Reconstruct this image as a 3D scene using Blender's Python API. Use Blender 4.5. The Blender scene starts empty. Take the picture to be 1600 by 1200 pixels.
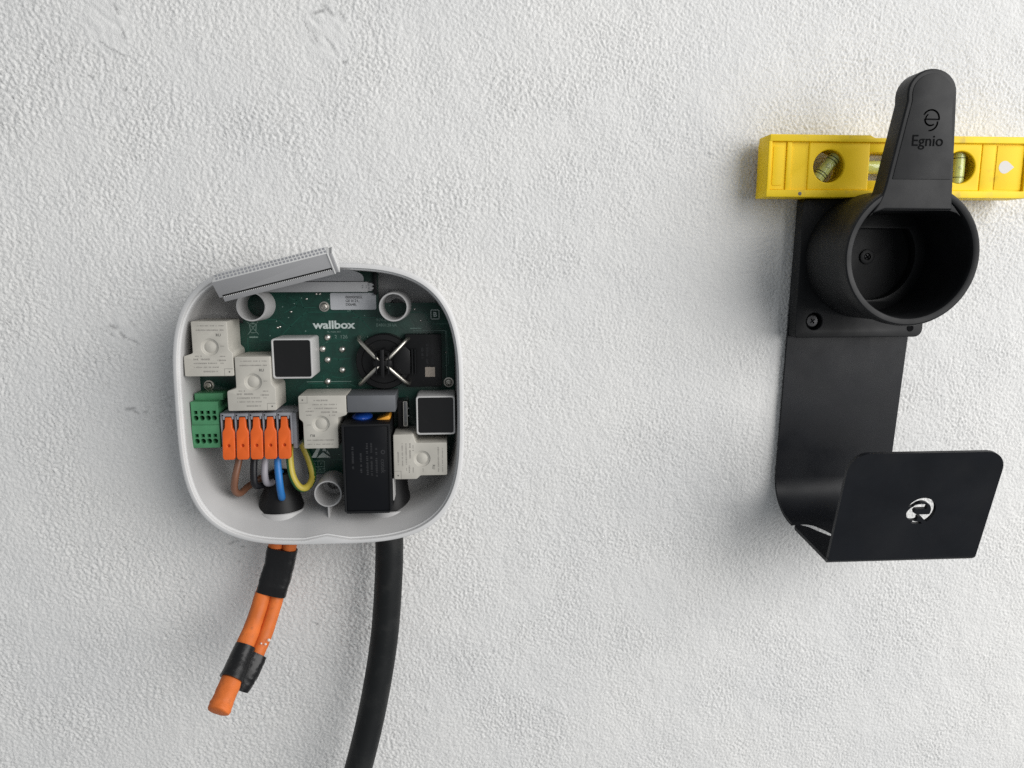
import bpy, bmesh, math, random
import numpy as np
from mathutils import Vector, Matrix

scene = bpy.context.scene
S = 0.001                                   # everything below is written in millimetres
random.seed(7)
rng = np.random.default_rng(11)

# ------------------------------------------------------------------ camera
cd = bpy.data.cameras.new('camera')
cd.sensor_width = 36.0
cd.lens = 36.0 * 1150 / 1600
cd.clip_start = 0.01
cd.clip_end = 50
cam = bpy.data.objects.new('camera', cd)
scene.collection.objects.link(cam)
cam.location = (0, -0.455, 0)
cam.rotation_euler = (math.radians(90 - 9.3815), 0, math.radians(-3.9263))
scene.camera = cam

# ------------------------------------------------------------------ light
world = bpy.data.worlds.new('World')
scene.world = world
world.use_nodes = True
bg = world.node_tree.nodes['Background']
bg.inputs['Color'].default_value = (0.90, 0.95, 1.0, 1)
bg.inputs['Strength'].default_value = 0.30

def area_light(name, loc, target, size, power, color):
    ld = bpy.data.lights.new(name, 'AREA')
    ld.shape = 'RECTANGLE'
    ld.size, ld.size_y = size
    ld.energy = power
    ld.color = color
    o = bpy.data.objects.new(name, ld)
    scene.collection.objects.link(o)
    o.location = loc
    o.rotation_euler = (Vector(target) - Vector(loc)).to_track_quat('-Z', 'Y').to_euler()
    return o
area_light('daylight_opening', (1.62, -1.35, 0.55), (0.08, 0, -0.06), (2.3, 1.9), 64.0, (1.0, 0.985, 0.968))

scene.view_settings.view_transform = 'Standard'
scene.view_settings.look = 'None'
scene.view_settings.exposure = 0.0
scene.view_settings.gamma = 1.0
scene.view_settings.use_curve_mapping = False
scene.cycles.use_denoising = False          # keeps the fine grain of the plaster

# ------------------------------------------------------------------ materials
MATS = {}
def mat(name, color, rough=0.5, metallic=0.0, var=0.0, var_scale=60, bump=0.0, bump_scale=900,
        rough_var=0.0, transmission=0.0, coat=0.0, spec=0.5, dirt=None, dirt_scale=80, dirt_edge=(0.58, 0.72), bump_dist=0.0002):
    if name in MATS: return MATS[name]
    m = bpy.data.materials.new(name); m.use_nodes = True
    nt = m.node_tree; N = nt.nodes; L = nt.links
    b = N['Principled BSDF']
    b.inputs['Base Color'].default_value = (*color, 1)
    b.inputs['Roughness'].default_value = rough
    b.inputs['Metallic'].default_value = metallic
    b.inputs['Transmission Weight'].default_value = transmission
    b.inputs['Coat Weight'].default_value = coat
    b.inputs['Specular IOR Level'].default_value = spec
    tc = N.new('ShaderNodeTexCoord')
    col = None
    if var > 0:
        n = N.new('ShaderNodeTexNoise'); n.inputs['Scale'].default_value = var_scale; n.inputs['Detail'].default_value = 5
        L.new(tc.outputs['Object'], n.inputs['Vector'])
        r = N.new('ShaderNodeMapRange'); r.inputs[1].default_value = 0.3; r.inputs[2].default_value = 0.7
        r.inputs[3].default_value = 1 - var; r.inputs[4].default_value = 1 + var
        L.new(n.outputs['Fac'], r.inputs[0])
        mx = N.new('ShaderNodeVectorMath'); mx.operation = 'SCALE'
        mx.inputs[0].default_value = color
        L.new(r.outputs[0], mx.inputs['Scale'])
        col = mx.outputs[0]
        L.new(col, b.inputs['Base Color'])
    if dirt is not None:
        n = N.new('ShaderNodeTexNoise'); n.inputs['Scale'].default_value = dirt_scale; n.inputs['Detail'].default_value = 6
        n.inputs['Roughness'].default_value = 0.7
        L.new(tc.outputs['Object'], n.inputs['Vector'])
        r = N.new('ShaderNodeMapRange'); r.inputs[1].default_value = dirt_edge[0]; r.inputs[2].default_value = dirt_edge[1]
        L.new(n.outputs['Fac'], r.inputs[0])
        mx = N.new('ShaderNodeMix'); mx.data_type = 'RGBA'
        mx.inputs[6].default_value = (*color, 1)
        if col: L.new(col, mx.inputs[6])
        mx.inputs[7].default_value = (*dirt, 1)
        L.new(r.outputs[0], mx.inputs[0])
        L.new(mx.outputs[2], b.inputs['Base Color'])
    if rough_var > 0:
        n = N.new('ShaderNodeTexNoise'); n.inputs['Scale'].default_value = 45; n.inputs['Detail'].default_value = 6
        L.new(tc.outputs['Object'], n.inputs['Vector'])
        r = N.new('ShaderNodeMapRange'); r.inputs[1].default_value = 0.3; r.inputs[2].default_value = 0.7
        r.inputs[3].default_value = rough - rough_var; r.inputs[4].default_value = rough + rough_var
        L.new(n.outputs['Fac'], r.inputs[0]); L.new(r.outputs[0], b.inputs['Roughness'])
    if bump > 0:
        n = N.new('ShaderNodeTexNoise'); n.inputs['Scale'].default_value = bump_scale; n.inputs['Detail'].default_value = 3
        L.new(tc.outputs['Object'], n.inputs['Vector'])
        bp = N.new('ShaderNodeBump'); bp.inputs['Strength'].default_value = bump; bp.inputs['Distance'].default_value = bump_dist
        L.new(n.outputs['Fac'], bp.inputs['Height']); L.new(bp.outputs[0], b.inputs['Normal'])
    MATS[name] = m
    return m

def wall_material():
    m = bpy.data.materials.new('painted_plaster'); m.use_nodes = True
    nt = m.node_tree; N = nt.nodes; L = nt.links
    b = N['Principled BSDF']; b.inputs['Roughness'].default_value = 0.75
    b.inputs['Specular IOR Level'].default_value = 0.25
    tc = N.new('ShaderNodeTexCoord')
    n = N.new('ShaderNodeTexNoise'); n.inputs['Scale'].default_value = 9; n.inputs['Detail'].default_value = 7
    L.new(tc.outputs['Object'], n.inputs['Vector'])
    cr = N.new('ShaderNodeValToRGB')
    cr.color_ramp.elements[0].position = 0.32; cr.color_ramp.elements[0].color = (0.735, 0.735, 0.725, 1)
    cr.color_ramp.elements[1].position = 0.68; cr.color_ramp.elements[1].color = (0.79, 0.785, 0.765, 1)
    L.new(n.outputs['Fac'], cr.inputs[0])
    at = N.new('ShaderNodeAttribute'); at.attribute_name = 'marks'
    mx = N.new('ShaderNodeMix'); mx.data_type = 'RGBA'
    L.new(at.outputs['Fac'], mx.inputs[0]); L.new(cr.outputs[0], mx.inputs[6])
    mx.inputs[7].default_value = (0.11, 0.11, 0.115, 1)
    L.new(mx.outputs[2], b.inputs['Base Color'])
    n2 = N.new('ShaderNodeTexNoise'); n2.inputs['Scale'].default_value = 650; n2.inputs['Detail'].default_value = 5
    n2.inputs['Roughness'].default_value = 0.65
    L.new(tc.outputs['Object'], n2.inputs['Vector'])
    bp = N.new('ShaderNodeBump'); bp.inputs['Strength'].default_value = 0.7; bp.inputs['Distance'].default_value = 0.0007
    L.new(n2.outputs['Fac'], bp.inputs['Height']); L.new(bp.outputs[0], b.inputs['Normal'])
    return m

def board_material():
    m = bpy.data.materials.new('green_solder_mask'); m.use_nodes = True
    nt = m.node_tree; N = nt.nodes; L = nt.links
    b = N['Principled BSDF']; b.inputs['Roughness'].default_value = 0.33
    tc = N.new('ShaderNodeTexCoord')
    v = N.new('ShaderNodeTexVoronoi'); v.feature = 'DISTANCE_TO_EDGE'; v.distance = 'EUCLIDEAN'; v.inputs['Scale'].default_value = 95
    v.inputs['Randomness'].default_value = 0.75
    L.new(tc.outputs['Object'], v.inputs['Vector'])
    r = N.new('ShaderNodeMapRange'); r.inputs[1].default_value = 0.03; r.inputs[2].default_value = 0.06
    r.inputs[3].default_value = 0.62; r.inputs[4].default_value = 1.0
    L.new(v.outputs['Distance'], r.inputs[0])
    n = N.new('ShaderNodeTexNoise'); n.inputs['Scale'].default_value = 120; n.inputs['Detail'].default_value = 4
    L.new(tc.outputs['Object'], n.inputs['Vector'])
    mul = N.new('ShaderNodeMath'); mul.operation = 'MULTIPLY'
    L.new(r.outputs[0], mul.inputs[0]); L.new(n.outputs['Fac'], mul.inputs[1])
    cr = N.new('ShaderNodeValToRGB')
    cr.color_ramp.elements[0].position = 0.0; cr.color_ramp.elements[0].color = (0.003, 0.025, 0.018, 1)
    cr.color_ramp.elements[1].position = 0.7; cr.color_ramp.elements[1].color = (0.005, 0.050, 0.034, 1)
    L.new(mul.outputs[0], cr.inputs[0]); L.new(cr.outputs[0], b.inputs['Base Color'])
    bp = N.new('ShaderNodeBump'); bp.inputs['Strength'].default_value = 0.15; bp.inputs['Distance'].default_value = 0.0001
    L.new(r.outputs[0], bp.inputs['Height']); L.new(bp.outputs[0], b.inputs['Normal'])
    return m

M_HOUSING = mat('shade_darkened_housing_plastic', (0.44, 0.435, 0.43), 0.45, var=0.04, bump=0.12, bump_scale=2500)  # same plastic as the rim; interior shade is put into this darker colour
M_RIM     = mat('lit_tone_rim_plastic', (0.63, 0.627, 0.622), 0.45, var=0.03)  # same plastic as the housing, coloured paler as its lit edge
M_RELAY   = mat('relay_plastic', (0.475, 0.455, 0.405), 0.5, var=0.05, var_scale=150, bump=0.1, bump_scale=3000)
M_PRINT   = mat('relay_print', (0.25, 0.235, 0.215), 0.6, var=0.2, var_scale=800)
M_PRINTD  = mat('relay_print_dark', (0.08, 0.08, 0.075), 0.6)
M_CAN     = mat('white_can_plastic', (0.50, 0.495, 0.485), 0.4, var=0.03)
M_POT     = mat('black_potting', (0.006, 0.0055, 0.0055), 0.14, bump=0.9, bump_scale=110, bump_dist=0.0012, spec=0.55)
M_GREEN   = mat('green_terminal_plastic', (0.065, 0.235, 0.11), 0.42, var=0.08, var_scale=200)
M_GREY    = mat('grey_terminal_plastic', (0.27, 0.275, 0.30), 0.45, var=0.06)
M_ORANGE  = mat('orange_lever_plastic', (0.72, 0.115, 0.012), 0.42, var=0.08, var_scale=120, bump=0.08)
M_BLACKP  = mat('black_plastic', (0.0065, 0.0065, 0.007), 0.42, var=0.2, rough_var=0.1, bump=0.1, bump_scale=2500, spec=0.3)
M_MODULE  = mat('black_module_plastic', (0.008, 0.0085, 0.0095), 0.5, var=0.2, spec=0.25)
M_MODFACE = mat('dark_module_resin', (0.0035, 0.004, 0.0055), 0.35, rough_var=0.1, spec=0.25)
M_FAINT   = mat('faint_grey_print', (0.027, 0.0276, 0.03), 0.6, var=0.3, var_scale=900, spec=0.3)
M_SILVER  = mat('tinned_metal', (0.56, 0.535, 0.48), 0.36, 1.0, var=0.1, bump=0.2, bump_scale=1200)
M_SOLDER  = mat('solder', (0.72, 0.70, 0.66), 0.36, 1.0, var=0.15, var_scale=700, bump=0.3, bump_scale=900)
M_BLOCK   = mat('grey_capacitor_plastic', (0.115, 0.12, 0.13), 0.5, var=0.1)
M_BLUEV   = mat('blue_varistor', (0.01, 0.06, 0.33), 0.25, var=0.1)
M_AMBER   = mat('amber_film_capacitor', (0.80, 0.36, 0.04), 0.4, var=0.1)
M_HDR     = mat('grey_connector_plastic', (0.33, 0.33, 0.335), 0.5, var=0.05)
M_PLUG    = mat('ribbon_plug_plastic', (0.31, 0.31, 0.315), 0.55, var=0.04, bump=0.1, bump_scale=3000)
M_PLUGTOP = mat('pale_contact_plastic', (0.62, 0.62, 0.61), 0.45)
M_RIBBON  = mat('ribbon_cable_grey', (0.36, 0.36, 0.37), 0.5, var=0.05)
M_SLOT    = mat('dark_slot', (0.008, 0.008, 0.008), 0.8, spec=0.1)
M_LABEL   = mat('label_paper', (0.50, 0.51, 0.53), 0.55, var=0.03)
M_INK     = mat('label_ink', (0.03, 0.03, 0.03), 0.6)
M_SILK    = mat('silkscreen', (0.52, 0.58, 0.56), 0.6, var=0.15, var_scale=900)
M_SILKD   = mat('dim_silkscreen', (0.16, 0.24, 0.21), 0.6, var=0.2, var_scale=900)
M_TRACE   = mat('board_trace', (0.009, 0.075, 0.052), 0.3)
M_RUBBER  = mat('black_rubber', (0.006, 0.006, 0.0065), 0.5, var=0.2, spec=0.3)
M_BROWN   = mat('brown_insulation', (0.175, 0.08, 0.047), 0.4, var=0.1)
M_BLACKW  = mat('black_insulation', (0.010, 0.010, 0.012), 0.4, spec=0.3)
M_GREYW   = mat('grey_insulation', (0.30, 0.285, 0.31), 0.45, var=0.05)
M_BLUEW   = mat('blue_insulation', (0.02, 0.16, 0.45), 0.42, var=0.1)
M_YELW    = mat('yellow_insulation', (0.50, 0.40, 0.06), 0.42, var=0.06)
M_GRNW    = mat('green_insulation', (0.035, 0.12, 0.028), 0.42, var=0.06)
M_CABLE   = mat('black_cable_sheath', (0.008, 0.009, 0.0095), 0.5, var=0.2, rough_var=0.08, bump=0.15, bump_scale=1500, spec=0.25,
                dirt=(0.022, 0.022, 0.021), dirt_scale=60, dirt_edge=(0.5, 0.8))
M_CONDUIT = mat('orange_conduit', (0.62, 0.15, 0.03), 0.55, var=0.16, var_scale=90, rough_var=0.12, bump=0.5, bump_scale=240, bump_dist=0.0008, spec=0.3,
                dirt=(0.30, 0.10, 0.035), dirt_scale=130, dirt_edge=(0.6, 0.8))
M_PLASTER_SPLASH = mat('plaster_splash', (0.75, 0.72, 0.68), 0.8)
M_TAPE    = mat('black_tape', (0.0072, 0.0072, 0.0078), 0.34, rough_var=0.12, bump=0.5, bump_scale=170, bump_dist=0.001, spec=0.35)
M_STEEL   = mat('powder_coated_steel', (0.00575, 0.00675, 0.00925), 0.42, var=0.15, rough_var=0.1, bump=0.12, bump_scale=3500, spec=0.25,
                dirt=(0.010, 0.0105, 0.0125), dirt_scale=38, dirt_edge=(0.5, 0.95))
M_HOLDER  = mat('matt_black_holder_plastic', (0.0085, 0.009, 0.010), 0.52, var=0.2, rough_var=0.1, bump=0.1, bump_scale=2200, spec=0.28,
                dirt=(0.015, 0.015, 0.0145), dirt_scale=55, dirt_edge=(0.55, 0.9))
M_ENGRAVE = mat('engraved_black', (0.0062, 0.0064, 0.007), 0.9, spec=0.05)
M_YELLOW  = mat('yellow_level_plastic', (0.96, 0.645, 0.003), 0.5, spec=0.3, var=0.04, var_scale=40, bump=0.12, bump_scale=1200,
                dirt=(0.52, 0.32, 0.02), dirt_scale=110, dirt_edge=(0.62, 0.85))
M_FLANGE  = mat('worn_yellow_flange', (0.93, 0.65, 0.012), 0.5, spec=0.3, var=0.08, var_scale=60,
                dirt=(0.45, 0.34, 0.10), dirt_scale=75, dirt_edge=(0.55, 0.8))
M_VIAL    = mat('green_vial_fluid', (0.76, 0.82, 0.26), 0.12, transmission=0.2, coat=0.4)
M_BUBBLE  = mat('vial_bubble', (0.80, 0.85, 0.45), 0.1, transmission=0.3)
M_LINE    = mat('vial_line', (0.01, 0.01, 0.01), 0.5)
M_BEIGE   = mat('beige_label', (0.36, 0.31, 0.26), 0.6, var=0.25, var_scale=1400)
M_WALL = wall_material()
M_BOARD = board_material()

# ------------------------------------------------------------------ geometry helpers: each returns (verts[mm; x, d, z], faces)
# d is the distance from the wall towards the camera
def g_join(*gs):
    V = []; F = []; o = 0
    for v, f in gs:
        V.append(np.asarray(v, float)); F += [[i + o for i in q] for q in f]; o += len(v)
    return np.concatenate(V), F

def from_bm(bm):
    bm.verts.ensure_lookup_table(); bm.verts.index_update()
    v = np.array([p.co[:] for p in bm.verts]); f = [[q.index for q in p.verts] for p in bm.faces]
    bm.free(); return v, f

def g_box(x0, x1, d0, d1, z0, z1, bevel=0.0, seg=2):
    bm = bmesh.new(); bmesh.ops.create_cube(bm, size=1)
    for p in bm.verts:
        p.co = ((x0+x1)/2 + p.co.x*(x1-x0), (d0+d1)/2 + p.co.y*(d1-d0), (z0+z1)/2 + p.co.z*(z1-z0))
    if bevel > 0:
        bmesh.ops.bevel(bm, geom=list(bm.edges), offset=bevel, segments=seg, affect='EDGES', profile=0.5)
    v, f = from_bm(bm)
    return v, [q[::-1] for q in f]          # (x, d, z) is left handed

def curve_mesh(cu):
    o = bpy.data.objects.new('tmp', cu); scene.collection.objects.link(o)
    dg = bpy.context.evaluated_depsgraph_get()
    me = bpy.data.meshes.new_from_object(o.evaluated_get(dg))
    v = np.empty(len(me.vertices)*3); me.vertices.foreach_get('co', v); v = v.reshape(-1, 3)
    f = [list(p.vertices) for p in me.polygons]
    bpy.data.objects.remove(o); bpy.data.meshes.remove(me); bpy.data.curves.remove(cu)
    return v, f

def area2(l): return sum(l[i-1][0]*l[i][1] - l[i][0]*l[i-1][1] for i in range(len(l)))

def g_prism(loops, d0, d1, bevel=0.0, res=1):
    """first loop is the outline (x, z), the others are holes; runs from d0 to d1"""
    cu = bpy.data.curves.new('tmp', 'CURVE'); cu.dimensions = '2D'; cu.fill_mode = 'BOTH'
    for k, l in enumerate(loops):
        l = list(l)
        if (area2(l) > 0) != (k == 0): l = l[::-1]
        sp = cu.splines.new('POLY'); sp.points.add(len(l)-1)
        for p, (a, b) in zip(sp.points, l): p.co = (a, b, 0, 1)
        sp.use_cyclic_u = True
    cu.extrude = (d1-d0)/2 - bevel
    cu.bevel_depth = bevel; cu.bevel_resolution = res
    cu.offset = -bevel
    v, f = curve_mesh(cu)
    o = np.stack([v[:, 0], (d0+d1)/2 + v[:, 2], v[:, 1]], 1)
    return o, f

def g_text(txt, size, x, z, d, ext=0.02, bold=0.0, rot=0.0, align='CENTER', sx=1.0, spacing=1.0):
    cu = bpy.data.curves.new('tmp', 'FONT'); cu.body = txt; cu.size = size; cu.extrude = ext
    cu.align_x = align; cu.align_y = 'CENTER'; cu.offset = bold; cu.space_character = spacing; cu.resolution_u = 3
    v, f = curve_mesh(cu)
    c, s = math.cos(rot), math.sin(rot); a = v[:, 0]*sx; b = v[:, 1]
    return np.stack([x + a*c - b*s, d + v[:, 2], z + a*s + b*c], 1), f

def rrect(x0, x1, z0, z1, r, n=5):
    r = list(r) if isinstance(r, (tuple, list)) else [r]*4      # tr, tl, bl, br
    P = []
    for (cx, cz, a0), q in zip(((x1, z1, 0), (x0, z1, 90), (x0, z0, 180), (x1, z0, 270)), r):
        sx = -1 if cx == x1 else 1; sz = -1 if cz == z1 else 1
        for i in range(n+1):
            a = math.radians(a0 + 90*i/n)
            P.append((cx + sx*q + q*math.cos(a), cz + sz*q + q*math.sin(a)))
    return P

def circ(cx, cz, r, n=28): return [(cx + r*math.cos(2*math.pi*i/n), cz + r*math.sin(2*math.pi*i/n)) for i in range(n)]

def g_lathe(prof, cx, cz, n=40, axis='d', cd_=0.0, cap0=False, cap1=False, a0=0.0):
    """profile of (r, t) along the wall normal (axis d) or along z"""
    V = []; F = []
    for r, t in prof:
        for i in range(n):
            a = 2*math.pi*i/n + a0
            if axis == 'd': V.append((cx + r*math.cos(a), t, cz + r*math.sin(a)))
            else: V.append((cx + r*math.cos(a), cd_ + r*math.sin(a), t))
    for k in range(len(prof)-1):
        for i in range(n):
            j = (i+1) % n
            q = [k*n+i, k*n+j, (k+1)*n+j, (k+1)*n+i]
            F.append(q)
    if cap0: F.append(list(range(n))[::-1])
    if cap1: F.append([(len(prof)-1)*n + i for i in range(n)])
    return np.array(V, float), F

def smooth_path(P, sub=8):
    P = [np.array(p, float) for p in P]; out = []
    Q = [2*P[0]-P[1]] + P + [2*P[-1]-P[-2]]
    for i in range(1, len(Q)-2):
        a, b, c, d = Q[i-1], Q[i], Q[i+1], Q[i+2]
        for k in range(sub):
            t = k/sub
            out.append(0.5*((2*b) + (c-a)*t + (2*a-5*b+4*c-d)*t*t + (-a+3*b-3*c+d)*t**3))
    out.append(P[-1]); return out

def g_tube(P, r, n=14, sub=8, cap=True, flat=None, jitter=0.0, round_end=0.0, sq=1.0, wob=0.0):
    """P: points (x, d, z[, radius factor]); r radius; flat: (side, depth) factors of the cross-section"""
    pts = smooth_path([tuple(p) + (1.0,)*(4-len(p)) for p in P], sub)
    pos = np.array([p[:3] for p in pts]); rad = np.array([p[3] for p in pts])*r
    T = np.gradient(pos, axis=0); T /= np.linalg.norm(T, axis=1)[:, None]
    side = np.cross(T[0], (0, 1, 0))
    if np.linalg.norm(side) < 1e-3: side = np.cross(T[0], (0, 0, 1))
    V = []; fx, fy = flat or (1, 1); m = len(pos)
    for i in range(m):
        side = side - T[i]*np.dot(side, T[i]); side /= np.linalg.norm(side)
        up = np.cross(T[i], side)
        for k in range(n):
            a = 2*math.pi*k/n
            rr = rad[i]*(1 + (random.uniform(-jitter, jitter) if jitter else 0))
            ca, sa = math.cos(a), math.sin(a)
            if sq != 1.0: ca, sa = math.copysign(abs(ca)**sq, ca), math.copysign(abs(sa)**sq, sa)
            if wob: rr *= 1 + wob*(math.sin(i*0.55 + 2*a) + 0.6*math.sin(i*0.93 - a + 1.3) + 0.5*math.sin(i*1.7 + 3*a))
            V.append(pos[i] + side*ca*rr*fx + up*sa*rr*fy)
    F = []
    for i in range(m-1):
        for k in range(n):
            j = (k+1) % n; F.append([i*n+k, i*n+j, (i+1)*n+j, (i+1)*n+k])
    if cap:
        F.append(list(range(n))[::-1])
        base = m-1
        if round_end:
            ring0 = np.array(V[(m-1)*n:m*n]); c = pos[-1]
            for q in range(1, 5):
                t = q/5*math.pi/2
                V += list(c + (ring0-c)*math.cos(t) + T[-1]*round_end*math.sin(t))
                b0 = (m-2+q)*n
                for k in range(n):
                    j = (k+1) % n; F.append([b0+k, b0+j, b0+n+j, b0+n+k])
            base = m+3
        F.append([base*n+k for k in range(n)])
    return np.array(V), F

def g_move(g, R=None, t=(0, 0, 0)):
    v = np.asarray(g[0], float)
    if R is not None: v = v @ np.array(R).T
    return v + np.array(t, float), g[1]

def g_loft(rings, close=True):
    n = len(rings[0]); V = np.concatenate([np.asarray(r, float) for r in rings]); F = []
    for k in range(len(rings)-1):
        for i in range(n if close else n-1):
            j = (i+1) % n; F.append([k*n+i, k*n+j, (k+1)*n+j, (k+1)*n+i])
    return V, F

# ------------------------------------------------------------------ object helpers
WPOS = {}
def link(o): scene.collection.objects.link(o)

def mesh_from(g, name, m, angle=32, recenter=True, fix=True):
    v, f = g
    v = np.asarray(v, float)*S
    v = np.stack([v[:, 0], -v[:, 1], v[:, 2]], 1)
    c = (v.min(0)+v.max(0))/2 if recenter else np.zeros(3)
    me = bpy.data.meshes.new(name)
    me.from_pydata((v-c).tolist(), [], f)
    if fix:
        bm = bmesh.new(); bm.from_mesh(me)
        bmesh.ops.remove_doubles(bm, verts=bm.verts, dist=1e-6)
        bmesh.ops.recalc_face_normals(bm, faces=bm.faces)
        bm.to_mesh(me); bm.free()
    me.materials.append(m)
    me.shade_smooth()
    me.set_sharp_from_angle(angle=math.radians(angle))
    me.update()
    return me, Vector(c)

def part(name, g, m, parent=None, label=None, angle=32, kind=None):
    me, c = mesh_from(g, name, m, angle)
    o = bpy.data.objects.new(name, me); link(o)
    WPOS[o.name] = c
    if parent is not None:
        o.parent = parent; o.location = c - WPOS[parent.name]
    else: o.location = c
    if label: o['label'] = label
    if kind: o['kind'] = kind
    return o

def thing(name, label, cat, x, d, z):
    o = bpy.data.objects.new(name, None); link(o)
    o.empty_display_size = 0.02
    o.location = (x*S, -d*S, z*S); WPOS[o.name] = Vector(o.location)
    o['label'] = label; o['category'] = cat
    return o

def instance(name, src, parent, x, d, z, roty=0.0):
    """another object on the same mesh; (x, d, z) is where its own origin stands"""
    o = bpy.data.objects.new(name, src); link(o)
    w = Vector((x*S, -d*S, z*S)); WPOS[o.name] = w
    o.parent = parent; o.location = w - WPOS[parent.name]; o.rotation_euler = (0, roty, 0)
    return o

# ------------------------------------------------------------------ the wall
def fft_noise(ny, nx, sp, lo, hi, ang=0.0, stretch=1.0, seed=0):
    """band-passed noise, wavelengths lo..hi (mm), drawn out along ang by stretch"""
    r = np.random.default_rng(seed).standard_normal((ny, nx))
    fy = np.fft.fftfreq(ny, sp)[:, None]; fx = np.fft.rfftfreq(nx, sp)[None, :]
    c, s = math.cos(ang), math.sin(ang)
    u = (fx*c + fy*s)*stretch; w = -fx*s + fy*c
    f = np.sqrt(u*u + w*w) + 1e-9
    H = np.exp(-(f*lo)**2*0.7)*(1-np.exp(-(f*hi)**2))*f**0.25
    n = np.fft.irfft2(np.fft.rfft2(r)*H, s=(ny, nx))
    return n/n.std()

def build_wall():
    sp = 0.68
    xf = np.arange(-335, 435, sp); zf = np.arange(-392, 192, sp)
    nx, nz = len(xf), len(zf)
    X, Z = np.meshgrid(xf, zf)
    iso = fft_noise(nz, nx, sp, 1.2, 3.6, 0, 1, 1)
    a1 = fft_noise(nz, nx, sp, 1.2, 4.0, math.radians(-36), 2.9, 2)
    a2 = fft_noise(nz, nx, sp, 1.15, 3.6, math.radians(-58), 2.5, 3)
    a3 = fft_noise(nz, nx, sp, 1.15, 3.8, math.radians(-14), 2.3, 4)
    mA = fft_noise(nz, nx, sp, 70, 400, 0, 1, 5); mB = fft_noise(nz, nx, sp, 60, 300, 0, 1, 6)
    sg = lambda q: 1/(1+np.exp(-q))
    wl = sg(-(X-40)/90)                                   # more trowel-drawn at the left, rolled at the right
    d1 = wl*sg(1.5*mA)*1.2; d3 = wl*sg(-1.5*mA)*0.9; d2 = (1-wl)*sg(1.5*mB)*0.9; d1 = d1 + (1-wl)*0.7*sg(-1.5*mB); di = 0.4 + (1-wl)*0.5
    tot = np.sqrt(d1**2 + d2**2 + d3**2 + di**2)
    h = (iso*di + a1*d1 + a2*d2 + a3*d3)/tot
    h = np.where(h > 0, np.tanh(h*0.8)/0.8, np.tanh(h*0.55)/0.55)     # worn flat on top, deeper between
    amp = (0.26 + 0.05*wl)*(1 + 0.24*np.clip(mB, -1.5, 1.5))
    h = h*amp
    h += 0.05*(np.abs(fft_noise(nz, nx, sp, 1.0, 4.0, math.radians(-40), 1.6, 7)) - 0.8)*(-1) + 0.03*fft_noise(nz, nx, sp, 5, 14, math.radians(-35), 1.7, 17)
    h += 0.10*fft_noise(nz, nx, sp, 40, 160, 0, 1, 8) + 0.05*fft_noise(nz, nx, sp, 12, 40, 0, 1, 9)
    marks = np.zeros_like(h)
    # filled and smoothed spots with scratches
    for (px, pz, rx, rz, st) in ((-195.7, 131, 14, 17, 1), (-77, 130, 15, 16, 2), (-205, -39.7, 13, 12, 3), (-201, -88.5, 6, 5, 4)):
        e = ((X-px)/rx)**2 + ((Z-pz)/rz)**2 + 0.25*iso*0.5
        k = np.clip(1.25-e, 0, 1)
        sm = 0.14*fft_noise(nz, nx, sp, 5, 14, math.radians(-50), 2.2, 20+st) + 0.25
        h = h*(1-0.85*k) + sm*0.85*k
    r2 = np.random.default_rng(5)
    def scratch(x, z, ang, ln, wd, depth):
        c, s = math.cos(ang), math.sin(ang)
        u = (X-x)*c + (Z-z)*s; w = -(X-x)*s + (Z-z)*c + 0.35*iso*0.6
        k = np.clip(1-(np.abs(u)/ln)**3, 0, 1)*np.clip(1-np.abs(w)/wd, 0, 1)
        return k*depth
    SC = [(-191, 140, -1.2, 4, 1.2), (-188, 127, -1.3, 4, 0.9), (-192, 117, -0.5, 6, 0.9), (-199, 121, -0.7, 4, .7), (-208, 104, -.5, 2, 1.1), (-190, 97, -.3, 1.6, 1.1),
          (-79, 141, 0.3, 5, 1.3), (-74, 142, -0.75, 6, 1.3), (-66, 139, -1.0, 4, .9), (-82, 127, -1.1, 6, .6), (-73, 124, -0.9, 8, .5), (-66, 114, .2, 1.6, 1.2), (-86, 132, -1.2, 5, .5),
          (-208, -38, -.4, 3, 1.5), (-203, -43, -.9, 3, 1.3), (-198, -46, -.5, 7, .55), (-196, -36, -.8, 3, .6), (-212, -41, -.6, 6, .5),
          (-202, -88, .1, 4, 1.6), (-199, -90, -.5, 3, 1), (-193, -90, 0, 1.5, .8), (152, 65, -.3, 2.4, .8), (-97, -232, -.5, 4, .6), (-146, -175, .3, 4, .9), (-140, -178, -.3, 2, .8)]
    for x, z, a, l, w in SC:
        k = scratch(x, z, a, l, w, 1.0); marks = np.maximum(marks, np.clip(k*1.2, 0, 1)*0.5); h -= 0.22*k
    for i in range(46):                                        # faint drawn ridges left by the float
        x = r2.uniform(-320, 420); z = r2.uniform(-380, 180); a = math.radians(r2.uniform(-75, -20)); l = r2.uniform(8, 22)
        i0, i1 = np.searchsorted(xf, (x-24, x+24)); j0, j1 = np.searchsorted(zf, (z-24, z+24))
        c, s_ = math.cos(a), math.sin(a); cv = r2.uniform(-.012, .012)
        u = (X[j0:j1, i0:i1]-x)*c + (Z[j0:j1, i0:i1]-z)*s_; w = -(X[j0:j1, i0:i1]-x)*s_ + (Z[j0:j1, i0:i1]-z)*c + cv*u*u + .3*iso[j0:j1, i0:i1]
        h[j0:j1, i0:i1] += r2.choice([-.16, .16])*np.clip(1-(np.abs(u)/l)**2, 0, 1)*np.exp(-(w/.9)**2)
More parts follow.
